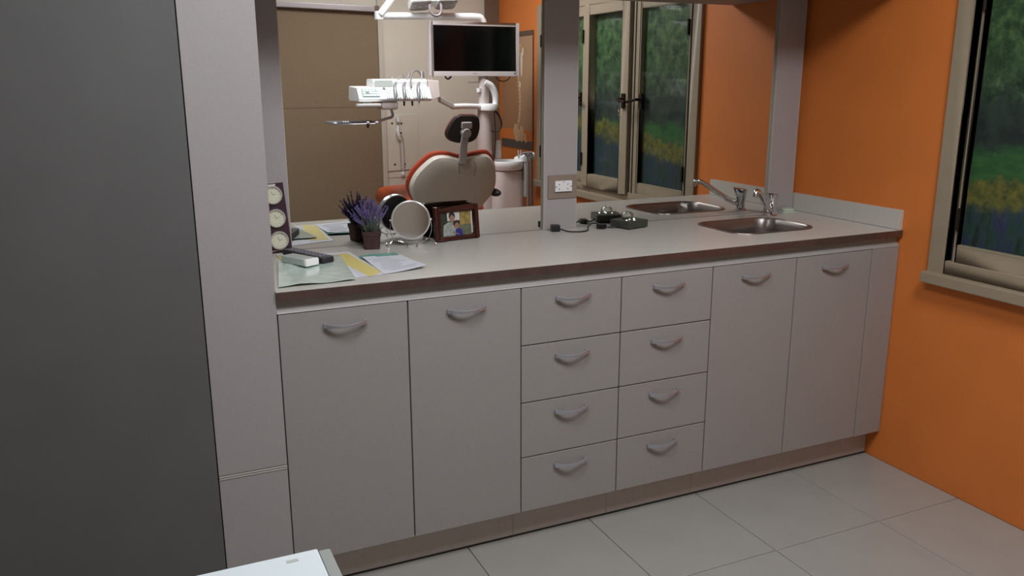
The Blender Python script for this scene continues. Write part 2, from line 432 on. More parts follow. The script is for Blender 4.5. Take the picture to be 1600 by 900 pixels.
c3 = thing('drawer_cabinet', (X[3], 0, 0), 'grey laminate unit of four drawers next to the cupboard under the sink', 'cabinet', 'grey base units under the worktop')
carcass(c3, X[3], X[4])
for k in range(4): front(c3, 'drawer', X[3], X[4], ROWS[k+1], ROWS[k], ROWS[k]-.043)
c4 = thing('base_cabinet', (X[4], 0, 0), 'grey laminate cupboard under the sink, last unit before the orange wall', 'cabinet', 'grey base units under the worktop')
m = MB(); t = .016
m.box(X[4]+.001, X[4]+t, YC, -.03, ZB, .838); m.box(XW-t-.002, XW-.002, YC, -.03, ZB, .838); m.box(X[4]+t, XW-t-.002, YC, -.03, ZB, ZB+t)
m.build('carcass', M['carcass'], c4)
MB().box(X[4]+.0006, XW-.002, -.4874, -.470, .0005, ZB-.0005).build('plinth', M['plinth'], c4)
MB().box(X[4]+.0006, XW-.002, -.4888, -.4875, .0004, .006).build('plinth_gap_strip', M['gap'], c4)  # shaded floor gap of this plinth, drawn as a dark strip
front(c4, 'door', X[4], X[5], ZB, ZT, .793); front(c4, 'door', X[5], X[6], ZB, ZT, .793)
MB().box(X[6]+.0016, XW-.003, YF, YC-.0005, ZB, ZT).build('filler_panel', M['laminate'], c4, bevel=.002)

# tall end panel on the left
tp = thing('tall_end_panel', (.234, -.54, 0), 'tall grey laminate end panel left of the cupboards, with a low metal joint strip', 'panel')
MB().box(.1445, .3214, YF, -.002, .003, .4065).build('lower_panel', M['pillar'], tp, bevel=.0015)
MB().box(.1445, .3214, YF, -.002, .4185, ZC-.003).build('upper_panel', M['pillar'], tp, bevel=.0015)
MB().box(.146, .3205, YF+.004, -.02, .406, .419).build('joint_core', M['gap'], tp)
for zz in (.4085, .4145): MB().box(.145, .3211, YF-.0015, YF+.01, zz-.0012, zz+.0028).build('joint_strip', M['silver'], tp)

# ------------------------------------------------------------------ worktop with sink cut-out
SXC, SYC, SHX, SHY, SR = 2.122, -.2545, .190, .150, .085
def worktop():
    b = bmesh.new()
    outer = [b.verts.new(p) for p in ((.3224, -.5540, .9), (XW-.003, -.5540, .9), (XW-.003, -.0005, .9), (.3224, -.0005, .9))]
    inner = [b.verts.new(p) for p in rrect(SHX-.006, SHY-.006, SR-.006, .9, SXC, SYC, 8)]
    ed = []
    for lp in (outer, inner):
        for k in range(len(lp)): ed.append(b.edges.new((lp[k], lp[(k+1) % len(lp)])))
    bmesh.ops.triangle_fill(b, use_beauty=True, edges=ed)
    # drop any fill inside the hole
    bad = [fc for fc in b.faces if all(v in set(inner) for v in fc.verts)]
    bmesh.ops.delete(b, geom=bad, context='FACES_ONLY')
    ext = bmesh.ops.extrude_face_region(b, geom=list(b.faces))
    for v in [g for g in ext['geom'] if isinstance(g, bmesh.types.BMVert)]: v.co.z = .8745
    m = MB(); m.b.free(); m.b = b; return m
wt = thing('worktop', (.3224, -.28, .8745), 'long pale grey worktop with a dark metallic front edge and cut-out sink', 'worktop')
worktop().build('slab', M['worktop'], wt, smooth=False)
MB().box(.3224, XW-.003, -.5560, -.5540, .8745, .8992).build('edge_strip', M['edge'], wt, bevel=.0008)
MB().box(.3224, XW-.003, -.5558, -.5535, .8992, .9004).build('edge_cap', M['worktop'], wt)
rp = [(-.505, .8742), (-.5325, .8742), (-.5335, .8640), (-.5352, .8560), (-.5385, .8490), (-.5425, .8445), (-.5470, .8418), (-.5480, .8395), (-.505, .8395)]
MB().loft([[(x, y, z) for y, z in rp] for x in (.3224, XW-.003)]).build('front_rail', M['laminate'], wt)
sp = MB().box(XW-.022, XW-.001, -.551, -.001, .9006, .972).build('side_splash', M['worktop'], bevel=.002, origin=(XW-.01, -.28, .9006))
tag(sp, 'low pale upstand on the orange wall at the end of the worktop', 'upstand')

# sink
sk = thing('sink', (SXC, SYC, .9), 'inset stainless steel sink with rounded corners in the worktop', 'sink')
def sink_mesh():
    L = []
    L.append(rrect(SHX, SHY, SR, .9004, SXC, SYC)); L.append(rrect(SHX-.001, SHY-.001, SR-.001, .9028, SXC, SYC))
    L.append(rrect(SHX-.010, SHY-.010, SR-.010, .9028, SXC, SYC)); L.append(rrect(SHX-.016, SHY-.016, SR-.014, .896, SXC, SYC))
    L.append(rrect(SHX-.020, SHY-.020, SR-.016, .86, SXC, SYC)); L.append(rrect(SHX-.026, SHY-.026, SR-.016, .775, SXC, SYC))
    L.append(rrect(SHX-.034, SHY-.034, SR-.022, .760, SXC, SYC)); L.append(rrect(SHX-.055, SHY-.055, SR-.04, .752, SXC, SYC))
    L.append(rrect(.03, .03, .029, .748, SXC, SYC))
    return MB().loft(L, False, True)
ob = sink_mesh().build('basin', M['steel'], sk)
MB().lathe([(.026, 0), (.026, .003), (.018, .003), (.016, .001)], (SXC, SYC, .7485), 20).build('drain', M['chrome'], sk)

# mixer tap
tpx = thing('mixer_tap', (2.341, -.095, .9), 'chrome single lever mixer tap with a long raised spout behind the sink', 'tap')
MB().lathe([(.024, 0), (.024, .004), (.0175, .008), (.0172, .030), (.018, .040), (.004, .041)], (2.341, -.095, .9), 28).build('tap_body', M['chrome'], tpx)
MB().tube(spline([(2.330, -.100, .925), (2.295, -.120, .942), (2.25, -.147, .975), (2.212, -.169, 1.004), (2.188, -.183, 1.018), (2.176, -.190, 1.017), (2.171, -.193, 1.006)], 6), [.0105]*18+[.0098]*19, 14).build('spout', M['chrome'], tpx)
MB().cyl((2.171, -.193, 1.009), (2.168, -.195, .998), .0105, .0105, 14).build('aerator', M['chrome'], tpx)
lm = Matrix.Translation((2.341, -.095, .9)) @ Matrix.Rotation(R(205), 4, 'Z')
def lvl(hx, hy, z, cx, tilt): return [lm @ Vector((p[0], p[1], p[2]+tilt*p[0])) for p in rrect(hx, hy, min(hx, hy)*.7, z, cx, 0, 5)]
MB().loft([lvl(.0180, .0180, .0405, 0, 0), lvl(.0195, .0185, .052, .001, 0), lvl(.0225, .0200, .066, .003, .05), lvl(.0275, .0215, .080, .006, .12), lvl(.0285, .0215, .0865, .007, .15), lvl(.0260, .0190, .0890, .007, .15)]).build('lever', M['chrome'], tpx)
sd = thing('soap_dish', (2.466, -.036, .9), 'small pale green soap bar on a pale dish beside the tap', 'soap')
MB().loft([rrect(.033, .020, .010, z, 2.466, -.046, 5) for z in (.9005, .9055)]).build('dish', M['dish'], sd, bevel=.0015)
sb = MB(); sb.loft([rrect(.026, .018, .012, z, 2.466, -.046, 5) for z in (.9057, .916)]); sb.build('soap_bar', M['soap'], sd, bevel=.003)

# ------------------------------------------------------------------ mirrors, uprights, socket
MZ0, MZ1 = .9008, 1.752
for x0, x1, lb in ((.3224, 1.368, 'wide frameless wall mirror behind the plant and photo frame'), (1.368, 2.528, 'frameless wall mirror behind the sink and tap')):
    tag(MB().box(x0+.001, x1-.001, 0, .018, MZ0, MZ1).build('wall_mirror', M['mirror'], origin=((x0+x1)/2, 0, MZ0), smooth=False), lb, 'mirror')
POSTS = [(.3224, .462, 'grey laminate upright at the left end of the mirror, behind the dial board'),
         (1.3625, 1.4945, 'grey laminate upright between the two mirrors, carrying the power socket'),
         (2.392, 2.519, 'grey laminate upright at the right end of the mirror, by the orange wall')]
for x0, x1, lb in POSTS:
    p = thing('mirror_upright', ((x0+x1)/2, -.006, .9008), lb, 'upright')
    MB().box(x0, x1, -.012, -.0006, .9008, 1.752).build('board', M['pillar'], p)
    if x0 > .4:
        for xx in (x0, x1): MB().box(xx-.0008, xx+.0008, -.0125, -.0006, .901, 1.752).build('edge_band', M['trim'], p)
    else: MB().box(x1-.0008, x1+.0008, -.0125, -.0006, .901, 1.752).build('edge_band', M['trim'], p)
so = thing('power_socket', (1.435, -.012, 1.055), 'white double power socket on a taupe plate, mounted on the middle upright', 'socket')
MB().box(1.3770, 1.4935, -.0165, -.0122, 1.0135, 1.0975).build('backing_plate', M['plate'], so, bevel=.001)
f1 = MB().box(1.4025, 1.4708, -.0245, -.0162, 1.0385, 1.0775).build('face_plate', M['socket'], so, bevel=.002)
for cx in (1.4165, 1.4570):
    for (dx, dz, a) in ((-.0045 if cx > 1.43 else .001, .008, 42 if cx > 1.43 else -42), (-.0045 if cx > 1.43 else .001, -.008, -42 if cx > 1.43 else 42), (.0095 if cx > 1.43 else -.0105, 0, 90)):
        mm = Matrix.Translation((cx+dx, -.0245, 1.0565+dz)) @ Matrix.Rotation(R(a), 4, 'Y')
        MB().box(-.0011, .0011, -.0005, .0003, -.0036, .0036, mm).build('pin_slot', M['gap'], f1, smooth=False)
sw = MB(); sw.box(1.4335, 1.4400, -.0258, -.0244, 1.0715, 1.0745); sw.build('switch', M['grey_plastic'], f1)

# wall cabinet above the mirror
uc = thing('wall_cabinet', (1.44, -.24, 1.755), 'grey laminate wall cabinet above the mirrors, only its underside seen', 'cabinet')
MB().box(.325, 2.548, -.470, -.001, 1.754, 2.44).build('body', M['carcass'], uc)
for k in range(6):
    x0 = .325 + k*.3705
    MB().box(x0+.0015, x0+.369, -.4885, -.4705, 1.7545, 2.44).build('door', M['laminate'], uc, bevel=.002)

# ceiling lamps
for k, ((lx, ly), wt_) in enumerate(LAMPS):
    t_ = thing('ceiling_lamp', (lx, ly, ZC), ('square white ceiling lamp nearer the worktop' , 'square white ceiling lamp nearer the dental chair')[k], 'lamp', 'ceiling lamps')
    MB().box(lx-.30, lx+.30, ly-.30, ly+.30, 2.455, ZC-.0005).build('housing', M['white'], t_, bevel=.006)
    MB().box(lx-.28, lx+.28, ly-.28, ly+.28, 2.447, 2.455).build('diffuser', M['ledpanel'], t_)

# ------------------------------------------------------------------ white table in the foreground
tb = thing('side_table', (-.2, -1.85, 0), 'white-topped table with a grey edge in the near left corner', 'table')
MB().box(-.60, .2205, -2.2, -1.486, .672, .700).build('table_top', M['table'], tb, bevel=.003)
MB().box(.2212, .240, -2.2, -1.490, .670, .6975).build('edge_strip', M['table_edge'], tb, bevel=.002)
MB().box(-.58, .20, -2.18, -1.52, .60, .672).build('apron', M['table_edge'], tb)
for sx in (-.565, .185):
    for sy in (-2.165, -1.535): MB().box(sx-.018, sx+.018, sy-.018, sy+.018, .0005, .60).build('leg', M['table_edge'], tb, bevel=.003)
MB().box(.168, .186, -1.512, -1.504, .7002, .7006, None).build('scuff_mark', M['greybox'], tb)

# ================================================================== things on the worktop
ZW = .9005
# dial board
db = thing('dial_board', (.42, -.03, ZW), 'dark plum upright board with three round cream dials against the left upright', 'gauge')
DM = Matrix.Translation((.4225, -.0275, ZW)) @ Matrix.Rotation(R(-3.9), 4, 'Y') @ Matrix.Rotation(R(-3), 4, 'X')
MB().box(-.038, .038, -.006, .006, .0035, .2195, DM).build('board', M['plum'], db, bevel=.0015)
MB().box(-.038, .036, -.0065, .0065, .2195, .2225, DM).build('top_edge', M['grey_plastic'], db)
for k, zc in enumerate((.183, .110, .040)):
    mm = DM @ Matrix.Translation((.0015, -.006, zc)) @ Matrix.Rotation(R(90), 4, 'X')
    rg = MB().lathe([(.0295, 0), (.0295, .006), (.0275, .009), (.0245, .009), (.0240, .005)], (0, 0, 0), 32, mm).build('dial_rim', M['silver'], db)
    MB().lathe([(.0242, .0005), (.0242, .0052)], (0, 0, 0), 32, mm).build('dial_face', M['dial'], rg)
    tk = MB()
    for q in range(12):
        a = q*math.pi/6
        tm = mm @ Matrix.Translation((.019*math.cos(a), .019*math.sin(a), .0054)) @ Matrix.Rotation(a, 4, 'Z')
        tk.box(-.0016, .0016, -.0006, .0006, -.0002, .0003, tm)
    for a, ln in ((1.9, .013), (.4, .010)):
        tm = mm @ Matrix.Rotation(a, 4, 'Z'); tk.box(0, ln, -.0006, .0006, .0053, .0058, tm)
    tk.build('dial_marks', M['dial_ink'], rg, smooth=False)
lt = MB()
for k in range(7): lt.box(-.024+k*.0055, -.0195+k*.0055, -.0068, -.006, .2115, .2165, DM)
lt.build('top_lettering', M['white'], db, smooth=False)
lt = MB()
for k in range(11): lt.box(-.026+k*.005, -.0228+k*.005, -.0068, -.006, .0075, .0100, DM)
lt.build('bottom_lettering', M['paper_pink'], db, smooth=False)

# papers, sleeve, remote, box
def sheet(corners, z, curl=None, t=.0006, n=8):
    # bilinear sheet between four corners (x, y), counted from the back left, clockwise seen from above
    (ax, ay), (bx, by), (cx, cy), (dx, dy) = corners
    top, bot = [], []
    mb = MB()
    def pt(s, q, dz):
        x = (1-q)*((1-s)*ax+s*bx)+q*((1-s)*dx+s*cx); y = (1-q)*((1-s)*ay+s*by)+q*((1-s)*dy+s*cy)
        return (x, y, z+dz+(curl(s, q) if curl else 0))
    g = [[[mb.b.verts.new(pt(i/n, j/n, d)) for i in range(n+1)] for j in range(n+1)] for d in (0, t)]
    for j in range(n):
        for i in range(n):
            mb.b.faces.new((g[1][j][i], g[1][j][i+1], g[1][j+1][i+1], g[1][j+1][i])); mb.b.faces.new((g[0][j][i], g[0][j+1][i], g[0][j+1][i+1], g[0][j][i+1]))
    for k in range(n):
        mb.b.faces.new((g[0][0][k], g[0][0][k+1], g[1][0][k+1], g[1][0][k])); mb.b.faces.new((g[0][n][k+1], g[0][n][k], g[1][n][k], g[1][n][k+1]))
        mb.b.faces.new((g[0][k+1][0], g[0][k][0], g[1][k][0], g[1][k+1][0])); mb.b.faces.new((g[0][k][n], g[0][k+1][n], g[1][k+1][n], g[1][k][n]))
    return mb
def sub4(c, s0, s1, q0, q1):
    (ax, ay), (bx, by), (cx, cy), (dx, dy) = c
    def P(s, q): return ((1-q)*((1-s)*ax+s*bx)+q*((1-s)*dx+s*cx), (1-q)*((1-s)*ay+s*by)+q*((1-s)*dy+s*cy))
    return [P(s0, q0), P(s1, q0), P(s1, q1), P(s0, q1)]
LC = [(.405, -.050), (.622, -.105), (.642, -.462), (.44, -.490)]
lf = thing('leaflet', (.52, -.28, ZW), 'white leaflet with a broad yellow stripe under the mint sleeve', 'paper')
sheet(LC, ZW).build('sheet', M['paper'], lf)
YS = [(.548, -.140), (.612, -.128), (.634, -.440), (.588, -.480)]
sheet(YS, ZW+.0007, t=.0003).build('yellow_stripe', M['yellow'], lf)
sheet([(.403, -.075), (.425, -.075), (.425, -.16), (.405, -.16)], ZW+.0007, t=.0003).build('yellow_corner', M['yellow'], lf)
lines = MB()
for q in range(7):
    y0 = -.36-.018*q
    lines.box(.553+.002*q, .588-.001*q, y0, y0+.003, ZW+.0006, ZW+.0008)
lines.box(.54, .60, -.100, -.096, ZW+.0006, ZW+.0008)
lines.build('print_lines', M['paper_ink'], lf, smooth=False)['kind'] = 'stuff'
PC = [(.632, -.238), (.758, -.222), (.768, -.446), (.634, -.468)]
def pcurl(s, q): return .001 + .010*(s**2)*(q**2) + .006*(1-q)**2*(1-s)
ps = thing('printed_sheet', (.70, -.34, ZW), 'white printed sheet with a teal band, lying loose right of the yellow leaflet', 'paper')
sheet(PC, ZW, pcurl).build('sheet', M['paper'], ps)
sheet(sub4(PC, -.03, .92, -.11, .05), ZW, lambda s, q: .0025+.003*(1-q)*(1-s)+.002*math.sin(3*s), t=.0008).build('teal_band', M['teal'], ps)
pl = MB(); rl = random.Random(4)
for q in range(9):
    q0 = .16+q*.088; s0 = rl.uniform(.08, .22); s1 = rl.uniform(.55, .93)
    c = sub4(PC, s0, s1, q0, q0+.009)
    zz_ = [ZW+.0010+pcurl(a_, b_) for a_, b_ in ((s0, q0), (s1, q0), (s1, q0+.009), (s0, q0+.009))]
    pl.loft([[(x, y, z_) for (x, y), z_ in zip(c, zz_)], [(x, y, z_+.0003) for (x, y), z_ in zip(c, zz_)]])
pl.build('print_lines', M['paper_ink'], ps, smooth=False)['kind'] = 'stuff'
GC = [(.392, -.178), (.580, -.165), (.543, -.510), (.336, -.512)]
gs = thing('plastic_sleeve', (.47, -.33, ZW), 'mint green glossy plastic sleeve lying at the front left of the worktop', 'folder')
def gcurl(s, q): return .0015 + .0035*math.sin(9*s+2*q)*math.sin(5*q)*(.3+.7*(1-s)) * (1 if .1 < s < .95 else .4) + .003
sheet(GC, ZW, gcurl, t=.0012, n=26).build('sleeve', M['mint'], gs)
rmx = Matrix.Translation((.478, -.186, ZW+.0125)) @ Matrix.Rotation(R(-65.5), 4, 'Z')
rc = thing('remote_control', (.478, -.186, ZW+.006), 'black television remote control lying across the papers', 'remote')
m = MB(); m.loft([[rmx @ Vector(p) for p in rrect(.105, .0235, .012, z, 0, 0, 4)] for z in (-.004, .004)] + [[rmx @ Vector(p) for p in rrect(.1025, .022, .011, .012, 0, 0, 4)]]); m.build('case', M['remote'], rc, bevel=.0015)
bt = MB()
for i in range(10):
    for j in range(3):
        bt.box(-.085+i*.0175, -.074+i*.0175, -.0155+j*.011, -.0075+j*.011, .0118, .0136, rmx)
bt.build('buttons', M['button'], rc, smooth=False)
bx = Matrix.Translation((.4415, -.255, ZW+.0075)) @ Matrix.Rotation(R(-62), 4, 'Z')
wb = thing('small_box', (.4415, -.255, ZW+.006), 'small white and grey oblong box beside the black remote, on the mint sleeve', 'box')
MB().box(-.058, .044, -.024, .024, 0, .021, bx).build('case', M['greybox'], wb, bevel=.004)
MB().box(.0445, .058, -.024, .024, .0, .0215, bx).build('end_cap', M['white'], wb, bevel=.004)

# lavender
lvx, lvy = .706, -.0775
pt_ = thing('potted_lavender', (lvx, lvy, ZW), 'purple lavender plant in a square brown pot in front of the mirror', 'plant')
PM = Matrix.Translation((lvx, lvy, ZW)) @ Matrix.Rotation(R(-12), 4, 'Z')
def sq(h, z): return [PM @ Vector(p) for p in rrect(h, h, .003, z, 0, 0, 2)]
MB().loft([sq(.0245, 0), sq(.0275, .043), sq(.0295, .0435), sq(.0300, .058), sq(.0265, .058), sq(.0255, .048)], True, True).build('pot', M['pot'], pt_)
MB().loft([sq(.0262, .0482), sq(.0262, .052)]).build('soil', M['soil'], pt_)
fo = MB(); rnd = random.Random(3)
def spike_mesh():
    s = MB(); rr = random.Random(5)
    for k in range(7):
        z = k*.0046 + rr.uniform(-.0008, .0008)
        for q in range(3):
            a = q*2.1+k*.9+rr.uniform(-.4, .4); rad = .0019*(1-.08*k)
            s.ell((rad*math.cos(a), rad*math.sin(a), z), .0013, .0013, .0019, 6, 4)
    return s
SP0 = spike_mesh().build('flower_spike', M['lav']); sp_first = True
for k in range(110):
    a = rnd.uniform(0, 2*math.pi); lean = rnd.uniform(.05, .78) if k else 1.0
    ln = rnd.uniform(.035, .104-.045*min(1, lean))
    base = PM @ Vector((rnd.uniform(-.016, .016), rnd.uniform(-.016, .016), .05))
    d = Vector((math.cos(a)*math.sin(lean)-.16, math.sin(a)*math.sin(lean)*.55, math.cos(lean))).normalized()
    tip = base + d*ln; tip.y = min(tip.y, -.014)
    mid = base + d*ln*.5 + Vector((0, 0, .004))
    fo.tube([base, mid, tip], [.0011, .0009, .0007], 5)
    o = SP0 if sp_first else SP0.copy()
    if not sp_first: COL.objects.link(o)
    sp_first = False
    o.parent = pt_; dd = (tip-mid).normalized(); o.rotation_mode = 'QUATERNION'
    if tip.y+dd.y*.034 > -.008: dd = Vector((dd.x, -.05, abs(dd.z)+.2)).normalized()
    o.rotation_quaternion = dd.to_track_quat('Z', 'Y'); o.location = tip - OFF[pt_.name] - dd*.004
    s_ = rnd.uniform(.75, 1.15); o.scale = (s_, s_, s_)
for k in range(320):
    a = rnd.uniform(0, 2*math.pi); lean = rnd.uniform(.1, 1.05); ln = rnd.uniform(.02, .062)
    base = PM @ Vector((rnd.uniform(-.018, .018), rnd.uniform(-.018, .018), .05))
    d = Vector((math.cos(a)*math.sin(lean), math.sin(a)*math.sin(lean)*.7, math.cos(lean)))
    tip = base + d*ln; tip.y = min(tip.y, -.012)
    side = d.cross(Vector((0, 0, 1))).normalized()*.0022
    v = [fo.b.verts.new(p) for p in (base, base+d*ln*.5+side, tip, base+d*ln*.5-side)]; fo.b.faces.new(v)
fo_ = fo.build('foliage', M['stem'], pt_); fo_['kind'] = 'stuff'

# round chrome mirror on a wire stand
rm_ = thing('vanity_mirror', (.836, -.085, ZW), 'round chrome-rimmed table mirror on a curled wire stand', 'mirror')
VC = Vector((.836, -.090, .986)); VM = Matrix.Translation(VC) @ Matrix.Rotation(R(-14), 4, 'Z') @ Matrix.Rotation(R(90-3), 4, 'X')
MB().lathe([(.0585, -.011), (.0625, -.009), (.0645, 0), (.0640, .006), (.0605, .008), (.0590, .0066)], (0, 0, 0), 48, VM, True, False).build('rim', M['rim'], rm_)
MB().lathe([(.0592, .0052), (.0592, .0062)], (0, 0, 0), 48, VM).build('mirror_face', M['mirror_soft'], rm_)
MB().lathe([(.059, -.013), (.056, -.0145), (.01, -.015)], (0, 0, 0), 48, VM).build('back_cover', M['black'], rm_)
ws = MB()
VX = Vector((math.cos(R(-14)), math.sin(R(-14)), 0)); VY = Vector((-VX.y, VX.x, 0)); B0 = Vector((.836, -.090, 0))
def vp(a, bb, z): return B0 + VX*a + VY*bb + Vector((0, 0, z))
zf = ZW+.0022
for sgn in (-1, 1):
    ws.tube(spline([vp(sgn*.0655, .0, .986), vp(sgn*.068, .004, .955), vp(sgn*.058, .006, .925), vp(sgn*.036, .005, .915), vp(sgn*.030, 0, .922), vp(sgn*.038, -.004, .928)], 7), .0012, 7)
    ws.tube(spline([vp(sgn*.045, .006, .918), vp(sgn*.062, .008, .922), vp(sgn*.075, .008, .912), vp(sgn*.082, .004, zf+.004), vp(sgn*.078, -.004, zf), vp(sgn*.070, -.003, zf+.006), vp(sgn*.062, .004, .916)], 7), .0012, 7)
    ws.tube(spline([vp(sgn*.036, .004, .915), vp(sgn*.020, -.018, .912), vp(sgn*.014, -.034, zf), vp(sgn*.018, -.040, zf+.003)], 7), .0013, 7)
    ws.ell(vp(sgn*.0665, 0, .986), .004, .004, .004, 8, 6)
    ws.ell(vp(sgn*.014, -.035, zf), .003, .003, .0022, 8, 6)
    ws.ell(vp(sgn*.080, .0, zf), .003, .003, .0022, 8, 6)
ws.tube([vp(-.04, .005, .916), vp(0, .004, .912), vp(.04, .005, .916)], .0012, 7)
ws.build('wire_stand', M['chrome'], rm_)

# photo frame
pf = thing('photo_frame', (1.015, -.055, ZW), 'mahogany picture frame with a family photograph, beside the round mirror', 'picture frame')
FA = R(9.0)
FM = Matrix.Translation((.9285, -.0675, ZW)) @ Matrix.Rotation(FA, 4, 'Z') @ Matrix.Rotation(R(-6), 4, 'X')
Wf, Hf = .170, .1165
fm = MB(); bw = .0165
fm.box(0, bw, -.010, .010, 0, Hf, FM); fm.box(Wf-bw, Wf, -.010, .010, 0, Hf, FM)
fm.box(bw, Wf-bw, -.010, .010, 0, bw*.9, FM); fm.box(bw, Wf-bw, -.010, .010, Hf-bw, Hf, FM)
fm.build('moulding', M['wood'], pf, bevel=.003)
il = MB(); k = .021
il.box(bw, k, -.0065, .004, bw*.9, Hf-bw, FM); il.box(Wf-k, Wf-bw, -.0065, .004, bw*.9, Hf-bw, FM); il.box(k, Wf-k, -.0065, .004, Hf-k, Hf-bw, FM)
il.build('inner_slip', M['wood'], pf, bevel=.001)
MB().box(.008, Wf-.008, .010, .014, .006, Hf-.006, FM).build('backing_board', M['wood'], pf)
st = MB(); st.loft([[FM @ Vector(p) for p in ((.07, .014, .075), (.10, .014, .075), (.10, .0145, .072), (.07, .0145, .072))], [FM @ Vector(p) for p in ((.065, .045, .0045), (.105, .045, .0045), (.105, .047, .0045), (.065, .047, .0045))]]); st.build('easel_leg', M['wood'], pf)
MB().box(.004, .036, -.017, .004, .0004, .008, FM).build('foot', M['wood'], pf, bevel=.003)
ph = MB().box(bw, Wf-bw, .000, .002, .0145, Hf-bw, FM).build('photograph', M['p_tree'], pf)
def pprint(name, m, poly, lay):
    MB().prism(poly, -.0004*lay-.0004, .0002, FM).build(name, m, ph, smooth=False)
def disc(cx, cz, rx, rz, n=16): return [(cx+rx*math.cos(2*math.pi*k/n), cz+rz*math.sin(2*math.pi*k/n)) for k in range(n)]
pprint('printed_sky', M['p_sky'], [(.050, .066), (.100, .066), (.100, .0985), (.050, .0985)], 1)
pprint('printed_foliage', M['p_gold'], [(.098, .050), (.142, .050), (.142, .0985), (.098, .0985)], 1)
pprint('printed_lawn', M['p_grass'], [(.094, .0150), (.142, .0150), (.142, .052), (.094, .050)], 2)
pprint('printed_post', M['p_sky'], [(.1415, .019), (.1475, .019), (.1475, .095), (.1415, .095)], 2)
pprint('printed_shirt', M['shirt'], [(.030, .0150), (.075, .0150), (.090, .030), (.080, .056), (.066, .064), (.052, .062), (.034, .052)], 3)
pprint('printed_face', M['skin'], disc(.068, .073, .009, .013), 4)
pprint('printed_hair', M['hair'], disc(.068, .082, .012, .014), 3)
pprint('printed_hair', M['hair'], disc(.084, .055, .013, .012), 4)
pprint('printed_face', M['skin'], disc(.085, .048, .009, .011), 5)
pprint('printed_top', M['blue'], [(.078, .0150), (.106, .0150), (.103, .034), (.092, .040), (.080, .036)], 5)
pprint('printed_arm', M['skin'], [(.066, .028), (.070, .030), (.094, .019), (.092, .0165)], 6)

# black LED block with glass dome, its adapter lead and plug
BA = R(15)
lb = thing('light_block', (1.681, -.081, ZW), 'low square black light block with a clear glass dome and lit dots', 'lamp')
LM = Matrix.Translation((1.681, -.081, ZW)) @ Matrix.Rotation(BA, 4, 'Z')
MB().box(-.051, .051, -.048, .048, .003, .029, LM).build('base', M['charcoal'], lb, bevel=.002)
for sx in (-1, 1):
    for sy in (-1, 1): MB().lathe([(.006, 0), (.006, .0032)], LM @ Vector((sx*.038, sy*.036, .0)), 10).build('foot', M['black'], lb)
MB().lathe([(.0185, 0), (.0225, .006), (.0235, .014), (.0205, .022), (.012, .027), (.0115, .025), (.019, .0205), (.0218, .014), (.0208, .006), (.017, .001)], LM @ Vector((-.002, .008, .0292)), 28, None, False, True).build('glass_dome', M['clear'], lb)
for px, py in ((-.026, -.012), (.022, -.004), (.000, -.026), (-.002, -.004)):
    MB().lathe([(.0026, 0), (.0026, .0014)], LM @ Vector((px, py, .0289)), 10).build('led', M['led'], lb)
cb = thing('power_lead', (1.50, -.07, ZW), 'black lead with moulded plug and inline adapter running to the light block', 'cable')
MB().box(-.016, .016, -.014, .014, .0006, .024, Matrix.Translation((1.391, -.048, ZW)) @ Matrix.Rotation(R(-14), 4, 'Z')).build('plug', M['black'], cb, bevel=.003)
ZL = ZW+.003
MB().tube(spline([(1.404, -.053, ZL+.006), (1.425, -.085, ZL), (1.462, -.108, ZL), (1.500, -.092, ZL), (1.522, -.055, ZL+.004), (1.548, -.034, ZL+.012), (1.566, -.042, ZL+.012), (1.570, -.054, ZL+.008)], 7), .0025, 8).build('lead', M['cable'], cb)
ad = MB(); AMx = Matrix.Translation((1.571, -.068, ZW+.0005)) @ Matrix.Rotation(R(20), 4, 'Z')
ad.box(-.013, .013, -.015, .015, 0, .016, AMx); ad.box(-.020, .020, -.006, .006, .002, .012, AMx); ad.box(-.005, .005, -.021, .021, .003, .012, AMx)
ad.build('adapter', M['black'], cb, bevel=.003)
MB().tube(spline([(1.587, -.066, ZL+.003), (1.604, -.076, ZL), (1.620, -.082, ZL+.002), (1.6305, -.088, ZL+.007)], 6), .0025, 8).build('lead', M['cable'], cb)

# ================================================================== the surgery seen in the mirror
# dental chair: backrest towards the mirror, foot end towards the rear wall
dc = thing('dental_chair', (1.70, -2.35, 0), 'dental chair with orange upholstery and a pale grey back shell', 'chair')
CY = -2.0
TM = Matrix.Translation((0, CY, .70)) @ Matrix.Rotation(R(-9), 4, 'X') @ Matrix.Translation((0, 0, -.70))
back = smooth_poly([(1.635, 1.010), (1.715, 1.012), (1.800, .992), (1.885, 1.005), (1.960, 1.010), (2.005, .965), (2.026, .880), (2.020, .800), (1.975, .730), (1.905, .672), (1.74, .630), (1.600, .660), (1.520, .745), (1.487, .830), (1.512, .905), (1.570, .968)], 5)
cxb, czb = 1.76, .83
def shrink(poly, k, dz=0): return [(cxb+(x-cxb)*k, czb+(z-czb)*k+dz) for x, z in poly]
def lay(poly, yy): return [TM @ Vector((x, yy, z)) for x, z in poly]
MB().loft([lay(shrink(back, .55), .050), lay(shrink(back, .84), .047), lay(shrink(back, .955), .038), lay(shrink(back, .995), .020), lay(back, .004), lay(shrink(back, .985), -.006)]).build('back_shell', M['shell'], dc)
cu = shrink(back, 1.035, .012)
MB().loft([lay(shrink(cu, .97), -.0065), lay(cu, -.012), lay(shrink(cu, 1.008), -.026), lay(shrink(cu, .985), -.044), lay(shrink(cu, .90), -.058), lay(shrink(cu, .6), -.064)]).build('back_cushion', M['red'], dc)
for pts in ([(1.765, .062, .985), (1.768, .062, .955), (1.772, .064, .935), (1.775, .064, .915)], [(1.862, .060, .985), (1.872, .063, .955), (1.870, .064, .925), (1.864, .064, .900)]):
    MB().tube([TM @ Vector(p) for p in pts], .0022, 6).build('pull_cord', M['taupe'], dc)
